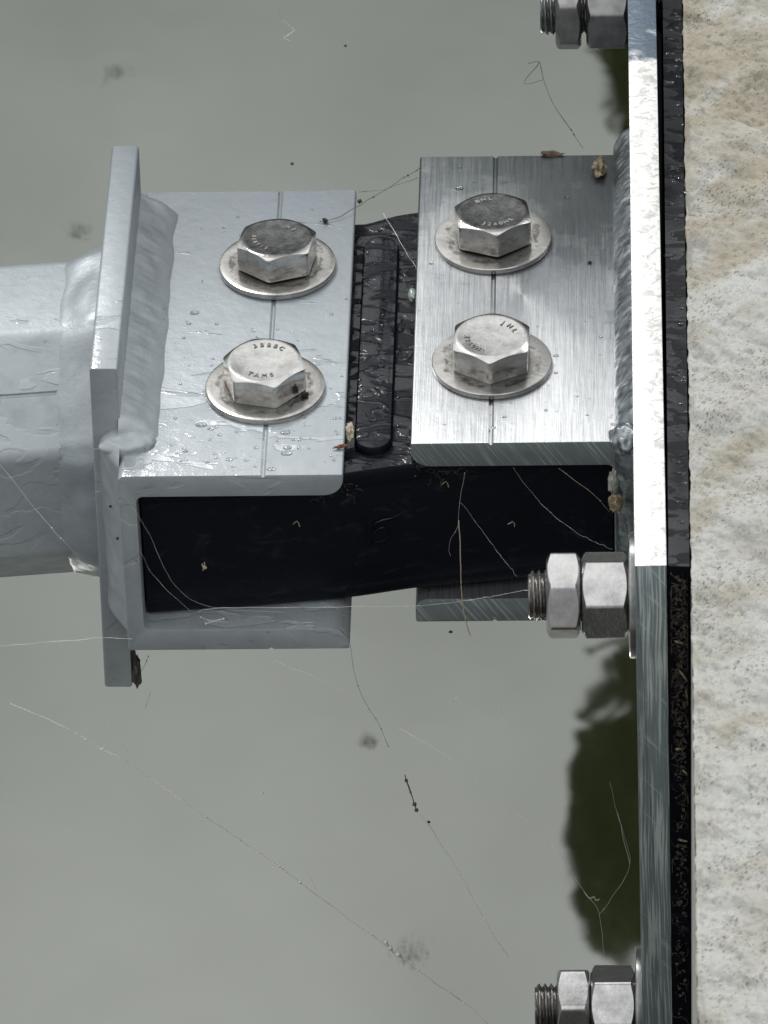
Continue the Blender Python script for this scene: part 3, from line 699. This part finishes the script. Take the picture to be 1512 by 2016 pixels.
def thread_bm(r, length, pitch=2.5, depth=1.6):
    n = 40; per = 8; rows = int(length / pitch * per); bm = bmesh.new(); rings = []
    for i in range(rows + 1):
        x = length * i / rows; rg = []
        for k in range(n):
            ph = (x / pitch - k / n) % 1; tri = 1 - abs(2 * ph - 1); tri = min(1, max(0, (tri - .12) / .7))
            fade = min(1, (x + .4) / 2.0)
            rr = r - depth + depth * tri; rr = min(rr, r - depth * 1.1 + x * .9 + .2) if x < 1.6 else rr
            rg.append(bm.verts.new((x, rr * math.cos(2 * math.pi * k / n), rr * math.sin(2 * math.pi * k / n))))
        rings.append(rg)
    for a, b in zip(rings, rings[1:]):
        for k in range(n): bm.faces.new((a[k], a[(k + 1) % n], b[(k + 1) % n], b[k]))
    bm.faces.new(rings[0][::-1]); bm.faces.new(rings[-1]); return bm
# x positions from the wall plate face leftwards: washer, thick nut, thin lock nut, thread end
studs = [(-131.1, 55.8, 'middle', 'in front of the right channel', -12.7, 14, STEEL, NUT), (-131.1, -154.5, 'lowest', 'at the bottom edge of the photo', -3, -38, STEEL, NUT), (288, 58.5, 'uppermost', 'at the top edge of the photo', -3.5, 10, DARK, DARK)]
Rot = Matrix.Rotation(-math.pi / 2, 4, 'Y')      # local z -> world -x
for (y, z, wh, where, pj, pt, mt, mn) in studs:
    top = mt is DARK
    xf = 109.9 - 6 + (z + 203) * math.sin(R(-.4))
    st = from_bm('threaded_stud', thread_bm(10, 60), THREAD if mt is STEEL else DARK); st.location = Vector((xf - (41.5 if z > 0 else 43.5) + (3 if top else 0), y, z)) * S
    tag(st, 'threaded stud end poking out of the %s pair of nuts' % wh, 'stud', 'threaded studs through the wall plate')
    if not top: bm = washer_mesh(24.5, 10.6, 2.6, False); w = from_bm('washer', bm, NUT if mt is STEEL else DARK); w.rotation_euler = (0, -math.pi / 2, 0); w.location = Vector((xf - .02, y, z)) * S
    if not top: tag(w, 'thin washer edge-on between the %s pair of nuts and wall plate' % wh, 'washer', 'washers on the wall plate')
    for nm, h, x0, ph, lab, mm in (('thick_nut', 18.2, xf - (.15 if top else 2.75), pt, 'thick', mn), ('lock_nut', 11.2 if top else 13.2, xf - (20.6 if top else 21.3), pj, 'thin', mn)):
        bm = hex_solid(30.6, h, hole=9.7, bottom_chamfer=True, cone=.62, rcf=.93)
        bmesh.ops.rotate(bm, matrix=Matrix.Rotation(R(0), 3, 'Z'), verts=bm.verts)
        o = from_bm('hex_nut' if lab == 'thick' else 'lock_nut', bm, mm, None, 28)
        al = R(ph + 53.5)                                # corner angle from +z towards the viewer
        cdir = Vector((0, -math.sin(al), math.cos(al)))
        ax = Vector((-1, 0, 0)); yy = ax.cross(cdir)
        mw = Matrix((cdir, yy, ax)).transposed().to_4x4(); mw.translation = Vector((x0, y, z)) * S; o.matrix_world = mw
        tag(o, ('thick plain hex nut next to the wall plate, %s pair of nuts' if lab == 'thick' else 'thin hex lock nut at the stud end, %s pair of nuts') % wh, 'nut', lab + ' nuts on the wall plate studs')

# ------------------------------------------------------------------ spider threads and debris
def thread_px(name, pts, plane, r, mat, label, beads=0, group='spider threads', wob=.5, cat='spider thread'):
    P3 = []
    for q in pts:
        px, py = q[:2]; pl_ = q[2] if len(q) > 2 else plane
        P3.append(Vector(hit(px, py, **pl_)))
    out = []; E3 = [P3[0] * 2 - P3[1]] + P3 + [P3[-1] * 2 - P3[-2]]
    for i in range(len(P3) - 1):
        a, b, c_, d_ = E3[i:i + 4]; n = max(2, int((c_ - b).length / 3))
        for k in range(n):
            t = k / n; p = .5 * (2 * b + (c_ - a) * t + (2 * a - 5 * b + 4 * c_ - d_) * t * t + (3 * b - a - 3 * c_ + d_) * t ** 3); j = noise.noise_vector(p * .12) * wob * (0 if k == 0 else 1); out.append(p + j)
    out.append(P3[-1]); bm = bmesh.new()
    rad = [r * (.55 + .9 * abs(noise.noise(p * .09))) for p in out]
    tube_mesh(bm, out, rad, 5)
    for k in range(beads):
        p = out[rnd.randrange(len(out))]; bmesh.ops.create_icosphere(bm, subdivisions=1, radius=rnd.uniform(1.6, 3.2) * r, matrix=Matrix.Translation(p))
    return tag(from_bm(name, bm, mat), label, cat, group)
Y = lambda v: dict(y=v)
TH = [
 ([(20, 1385), (130, 1433), (200, 1475), (245, 1497), (350, 1570), (460, 1645), (540, 1700), (675, 1800), (770, 1870), (850, 1930), (905, 1968)], Y(20), .27, SILK, 'long bright spider thread slanting across the water at lower left', 10),
 ([(215, 1427), (230, 1450), (248, 1475), (247, 1497)], Y(20), .13, SILK, 'short curled thread branching off the long slanting thread', 0),
 ([(760, 1855), (775, 1875), (790, 1883), (795, 1900)], Y(20), .45, SILK, 'tangled white knot on the long slanting thread', 3),
 ([(905, 1968), (940, 1995), (960, 2016), (975, 2030)], Y(20), .10, SILK, 'faint end of the slanting thread at the bottom edge', 0),
 ([(690, 1270), (698, 1325), (715, 1375), (740, 1415), (765, 1470)], Y(20), .11, SILKD, 'thin dusty thread hanging from the tip of the left lower flange', 5),
 ([(797, 1525), (805, 1550), (820, 1595)], Y(20), .35, SILKD, 'dark looped dusty strand over the water', 4),
 ([(828, 1604), (845, 1625), (870, 1665), (905, 1720), (940, 1785), (965, 1830), (1003, 1886)], Y(20), .13, SILK, 'beaded thread hanging below the dark looped strand', 10),
 ([(785, 1433), (850, 1470), (920, 1520), (1000, 1590), (1050, 1625), (1100, 1680), (1150, 1755), (1180, 1800), (1190, 1900)], Y(-100), .07, SILK, 'long faint thread running down to the lowest nut', 6),
 ([(1150, 1755), (1160, 1768), (1170, 1765), (1172, 1772), (1180, 1770)], Y(-100), .14, SILK, 'small zigzag of thread over the dark reflection', 0),
 ([(1180, 1800), (1205, 1765), (1240, 1700), (1215, 1600), (1200, 1540)], Y(-100), .05, SILK, 'fine thread across the dark reflection to the plate edge', 3),
 ([(1240, 1700), (1225, 1640), (1216, 1600)], Y(-110), .09, SILK, 'short bright thread inside the dark reflection', 0),
 ([(1040, 125), (1062, 122), (1030, 165), (1068, 157)], Y(265), .17, SILKD, 'dusty kinked thread over the water at upper right', 1),
 ([(1062, 122), (1075, 170), (1092, 210), (1130, 265), (1148, 292)], Y(263), .15, SILKD, 'dark thread from the kinked tangle down to the right channel', 4),
 ([(630, 436, dict(z=1)), (660, 430, dict(z=1)), (700, 408, dict(z=2)), (735, 388, Y(235)), (780, 360, Y(245)), (827, 330, Y(262))], None, .20, SILKD, 'dark thread with a stuck speck linking both channel tops', 8),
 ([(705, 378, Y(238)), (760, 372, Y(245)), (822, 350, Y(262))], None, .09, SILKD, 'faint straight thread linking the channels behind', 2),
 ([(755, 420, dict(z=-5)), (790, 480, dict(z=-5)), (820, 530, dict(z=0))], None, .09, SILK, 'fine thread over the back of the rubber block', 2),
 ([(0, 915, Y(20)), (60, 990, Y(20)), (120, 1060, Y(20)), (190, 1133, Y(40))], None, .10, SILK, 'pale thread on the tube towards the end plate', 3),
 ([(0, 1272), (120, 1262), (200, 1256), (260, 1258)], Y(20), .09, SILK, 'faint level thread at the left edge below the tube', 2),
 ([(245, 975, Y(24)), (290, 1045, Y(24)), (330, 1130, Y(24)), (375, 1180, Y(24)), (450, 1200, Y(24)), (560, 1205, Y(24))], None, .05, SILK, 'thread inside the left channel from its top corner', 3),
 ([(272, 1080, Y(26)), (300, 1130, Y(30)), (340, 1172, Y(30)), (375, 1203, Y(30))], None, .05, SILK, 'thread inside the left channel along its web', 4),
 ([(390, 1205, Y(28)), (430, 1197, Y(28)), (640, 1195, Y(26)), (800, 1193, Y(24)), (900, 1185, Y(20)), (1040, 1162, Y(-90))], None, .11, SILK, 'long level thread across the lower flanges to the middle nut', 8),
 ([(395, 1215, Y(27)), (415, 1222, Y(27)), (440, 1218, Y(27)), (405, 1228, Y(27))], None, .16, SILK, 'small white web tangle on the left lower flange', 4),
 ([(540, 1300), (580, 1318), (625, 1335), (730, 1395)], Y(20), .08, SILK, 'faint slanting thread under the left lower flange', 3),
 ([(1010, 920, Y(40)), (1060, 985, Y(30)), (1130, 1045, Y(0)), (1205, 1082, Y(-90))], None, .03, SILK, 'fine straight thread inside the right channel', 2),
 ([(1100, 922, Y(44)), (1130, 945, Y(40)), (1170, 975, Y(36)), (1200, 1008, Y(36))], None, .08, STRAW, 'pale strand from the right channel to the egg sac', 4),
 ([(915, 930, Y(44)), (905, 990, Y(44)), (902, 1035, Y(44)), (885, 1070, Y(44)), (887, 1095, Y(44))], None, .06, SILK, 'crooked thread beside the dry stem', 3),
 ([(907, 990, Y(44)), (960, 1060, Y(20)), (1018, 1135, Y(-60))], None, .028, SILK, 'fine thread from the dry stem to the stud', 1),
 ([(905, 1370), (892, 1378), (890, 1386)], Y(20), .15, SILK, 'short white curl of thread over the water', 0),
 ([(987, 1390), (988, 1410), (1005, 1420), (1014, 1432)], Y(20), .12, SILK, 'short bent thread over the water right of the white curl', 0),
 ([(270, 1330, Y(60)), (285, 1310, Y(60)), (292, 1292, Y(60))], None, .12, SILKD, 'dusty thread below the left channel at the end plate', 2),
 ([(545, 5), (555, 40), (580, 60), (558, 75), (570, 80)], Y(500), .14, SILK, 'faint squiggle of thread at the top edge', 0),
 ([(595, 1690), (620, 1745), (625, 1752)], Y(20), .07, SILK, 'faint short thread above the long slanting thread', 0),
 ([(285, 1395), (297, 1362)], Y(20), .08, SILKD, 'tiny faint thread under the left channel', 0),
]
for (pts, pl_, r, mt, lab, bd) in TH: thread_px('spider_thread', pts, pl_, r, mt, lab, bd)
thread_px('straw', [(903, 1025), (906, 1080), (907, 1130), (910, 1180), (915, 1215), (926, 1252)], Y(40), .38, STRAW, 'dry straw stem hanging down over the right lower flange', 0, None, .3, 'straw')

def bit(name, px, py, plane, r, mat, label, cat, seed, amp=.5, group=None, sub=3):
    c = hit(px, py, **plane); bm = bmesh.new(); bmesh.ops.create_icosphere(bm, subdivisions=sub, radius=1)
    rot = Matrix.Rotation(seed * 1.7, 3, 'Z') @ Matrix.Rotation(seed * .6, 3, 'X') if seed > 0 else Matrix.Identity(3)
    for v in bm.verts:
        k = 1 + amp * noise.noise(v.co * 1.6 + Vector((seed, 0, 0))) + amp * .6 * noise.noise(v.co * 4 + Vector((0, seed, 0)))
        v.co = rot @ Vector((v.co.x * r[0] * k, v.co.y * r[1] * k, v.co.z * r[2] * k)); v.co += Vector(c)
    return tag(from_bm(name, bm, mat, None, 50), label, cat, group)
bit('pebble', 688, 848, dict(z=-5), (1.8, 4.2, 3.2), CREAM, 'cream pebble wedged between the left flange and the rubber rib', 'pebble', -3)
bit('insect', 671, 879, dict(z=1.2), (2.6, .8, .7), RED, 'tiny rust red insect at the corner of the left flange', 'insect', 2, .8)
bit('egg_sac', 1212, 990, Y(36), (2.8, 2.4, 4.4), HUSK, 'cream and brown spider egg sac in the right channel corner', 'egg sac', -5, .6)
bit('egg_sac', 1208, 950, Y(38), (1.8, 1.6, 6.0), mat_simple('grey_silk', (.42, .42, .38), .8, var=.5), 'grey silk pouch above the cream egg sac', 'egg sac', -7, .6)
bit('dirt_clump', 1180, 330, dict(z=2), (2.8, 6.0, 1.6), HUSK, 'cream fluffy clump at the back corner of the right channel', 'dirt clump', -9, .9)
bit('dirt_clump', 1082, 304, dict(z=.5), (5.0, 1.4, 1.0), BROWN, 'brown dirt clump on the back edge of the right channel', 'dirt clump', -11, .9)
bit('water_drop', 811, 580, dict(z=-1), (1.6, 4.0, 2.0), mat_simple('pale_leaf_bit', (.25, .32, .29), .2), 'pale green scrap stuck to the left edge of the right flange', 'scrap', -2, .3).name = 'leaf_scrap'
bit('seed_husk', 401, 1113, Y(38), (1.4, .8, 2.6), STRAW, 'small straw coloured seed husk on the rubber inside the left channel', 'seed husk', -4, .7)
bit('dirt_clump', 268, 1318, Y(57), (2.0, 3, 8), SILKD, 'dark dusty clump under the left channel at the end plate', 'dirt clump', -6, .9)
bit('dirt_clump', 600, 778, dict(z=3.5), (1.3, 1.0, 1.4), SPECK, 'black dirt star stuck at the foot of the bright left bolt', 'dirt clump', -8, 1.1)
for k, (px, py, pln, r, lab) in enumerate([(57, 582, dict(z=14), 1.0, 'black speck on the top of the left tube'), (887, 1244, Y(44), .9, 'black speck under the right lower flange'), (575, 322, Y(300), 1.0, 'dark speck over the water behind the left channel'),
        (680, 90, Y(500), .8, 'dark speck over the water near the top'), (640, 434, dict(z=1.2), 1.7, 'dark speck caught in the thread on the left channel'), (708, 396, dict(z=1), 1.3, 'dark speck in the thread at the left flange corner'),
        (217, 997, Y(40), .9, 'dark speck on the weld left of the left channel'), (231, 1060, Y(32), .8, 'dark speck on the left channel web edge'), (844, 1618, Y(20), .9, 'dark speck on the beaded thread'),
        (398, 553, dict(z=.6), .4, 'tiny speck between the weld and the rear left bolt'), (1161, 516, dict(z=.6), .9, 'dark pit mark on the right channel near the weld'), (202, 1474, Y(20), .8, 'white bead on the long slanting thread'), (517, 1560, Y(20), .7, 'white mote over the water')]):
    bit('speck', px, py, pln, (r * .8, r * .6, r * .75), SILK if 'white' in lab else SPECK, lab, 'speck', k + 1, .6, None, 2)
# rain drops standing on the upper faces
RAIN = M('rain_water').set(Base_Color=(1, 1, 1), Transmission_Weight=1., Roughness=.0, IOR=1.33).m
def drops(root, spots, big=1.):
    bm = bmesh.new()
    for (x0, x1, y0, y1, z, n) in spots:
        for k in range(n):
            c = Vector((rnd.uniform(x0, x1), rnd.uniform(y0, y1), z)); r = rnd.uniform(.35, 1.0) * big * (1.8 if rnd.random() < .12 else 1); e = rnd.uniform(.8, 1.5)
            g = bmesh.ops.create_icosphere(bm, subdivisions=2, radius=1)
            for v in g['verts']: v.co = Vector((c.x + v.co.x * r * e, c.y + v.co.y * r, c.z + v.co.z * r * .42))
    o = adopt(from_bm('rain_drops', bm, RAIN, None, 180), root); o['kind'] = 'stuff'
drops(arm, [(-90, -19, 28, 235, .05, 60), (-90, -19, 28, 75, .05, 50)])
drops(bpy.data.objects['wall_bracket'], [(12, 98, 50, 258, .05, 40)])
_pad = bpy.data.objects['rubber_pad']
drops(_pad, [(116.5, 122, -170, 40, 103.45, 60), (118, 124, 40, 225, 103.4, 60)])
drops(bpy.data.objects['rubber_coupling'], [(-15, 8, 52, 225, -12.1, 45), (-13, 0, 66, 200, -7.9, 40)], 1.2)

# small plant fragments lying on the rubber and threads caught on it
for k, (px, py, lab) in enumerate([(437, 1030, 'forked pale plant fragment on the rubber inside the left channel'), (585, 1028, 'tiny hooked pale fragment on the rubber, left of the moulded number'), (1008, 1028, 'tiny curled pale fragment on the rubber inside the right channel'), (878, 950, 'thin pale fragment hanging under the right upper flange')]):
    thread_px('plant_fragment', [(px - 8, py + 4), (px, py - 2), (px + 5, py + 9)], Y(39 if px < 700 else 47), .22, STRAW, lab, 0, None, .8, 'fragment')
# dirt and roots in the joint between plate and concrete, and crumbs under the flanges
def crumbs(name, n, fn, mats, size, lim=(-500, 500)):
    bm = bmesh.new()
    for k in range(n):
        c = Vector(fn()); r = rnd.uniform(*size)
        if rnd.random() < .4:
            p = [c]; d = Vector((rnd.gauss(0, 1), rnd.gauss(0, .4), rnd.gauss(0, 1))).normalized()
            for q in range(4): d = (d + Vector((rnd.gauss(0, .6), rnd.gauss(0, .2), rnd.gauss(0, .6)))).normalized(); p.append(p[-1] + d * r * 1.8)
            for v in p: v.x = max(lim[0], min(lim[1], v.x))
            tube_mesh(bm, p, r * .11, 4)
        else:
            g = bmesh.ops.create_icosphere(bm, subdivisions=1, radius=r * .5, matrix=Matrix.Translation(c))
            for v in g['verts']: v.co = c + (v.co - c) * rnd.uniform(.5, 1.3)
    for f in bm.faces: f.material_index = 0
    o = from_bm(name, bm, mats, None, 40)
    return o
def joint_pt():
    z = 100 - abs(rnd.gauss(0, 1)) * 75 if rnd.random() < .6 else rnd.uniform(-120, 100)
    return (rnd.uniform(117, 121), -176.6 - rnd.random() * 1.2, z)
DIRT = mat_simple('joint_dirt', (.085, .07, .055), .95, var=.7, scale=500)
tag(crumbs('joint_dirt', 520, joint_pt, DIRT, (.4, 1.6), (115.4, 121.6)), 'brown dirt and root fibres in the dark joint beside the concrete', 'dirt', kind='stuff')
tag(crumbs('flange_dirt', 45, lambda: (rnd.gauss(-22, 5), 27 + rnd.random() * 14, -12.5 - abs(rnd.gauss(0, 1.5))), DIRT, (.25, .8)), 'grey crumbs under the tip of the left upper flange', 'dirt', kind='stuff')
tag(crumbs('corner_dirt', 40, lambda: (rnd.gauss(22, 5), 46.5 + rnd.random() * 3, -14.5 - abs(rnd.gauss(0, 1.8))), DIRT, (.25, .8)), 'brown crumbs under the tip of the right upper flange', 'dirt', kind='stuff')
for k, (px, py, ang, ln) in enumerate([(1338, 1265, 20, 4.5), (1345, 1330, 60, 7), (1352, 1370, 80, 5), (1338, 1475, 5, 3.5), (1348, 1520, 50, 3.5), (1344, 1655, 15, 4)]):
    c = Vector(hit(px, py, y=-177.4)); d = Vector((math.cos(R(ang)), 0, -math.sin(R(ang)))) * ln * .5
    bm = bmesh.new(); tube_mesh(bm, [c - d, c - d * .3 + Vector((0, -.4, .4)), c + d * .5, c + d], [.12, .5, .35, .1], 5)
    tag(from_bm('dry_leaf', bm, HUSK), 'dry leaf sliver in the dark joint, number %s down' % ('first second third fourth fifth sixth'.split()[k]) if False else ['straw sliver just below the end of the black pad', 'upright straw sliver in the dark joint', 'steep straw sliver against the concrete in the joint', 'level straw sliver high in the middle of the joint', 'slanting straw sliver below the level one', 'pale sliver by the reddish dirt low in the joint'][k], 'leaf sliver', 'dry slivers in the joint')
# blurred clumps of algae floating on the water far below
ALG = mat_simple('pale_algae', (.165, .185, .15), .8)
for k, (px, py, r, lab) in enumerate([(227, 138, 15, 'faint dark blurred algae clump floating on the water at upper left'), (157, 452, 15, 'faint blurred algae clump floating on the water left of the end plate'), (725, 1455, 10, 'small faint algae clump floating below the gap between the channels'), (808, 1871, 19, 'faint wide algae clump floating on the water near the bottom edge')]):
    c = hit(px, py, z=-1199); bm = bmesh.new()
    for q in range(120):
        x = c[0] + rnd.gauss(0, 1) * r * .33; y = c[1] + rnd.gauss(0, 1) * r * .36; a = rnd.random() * 6.28; z = -1198.5 + rnd.random()
        e = rnd.uniform(.4, .95)
        bm.faces.new([bm.verts.new((x + e * math.cos(a + t), y + e * math.sin(a + t), z + .3 * math.sin(t))) for t in (0, 2.1, 4.2)])
    tag(from_bm('algae_clump', bm, ALG, smooth=0), lab, 'algae clump', 'algae clumps floating on the water')
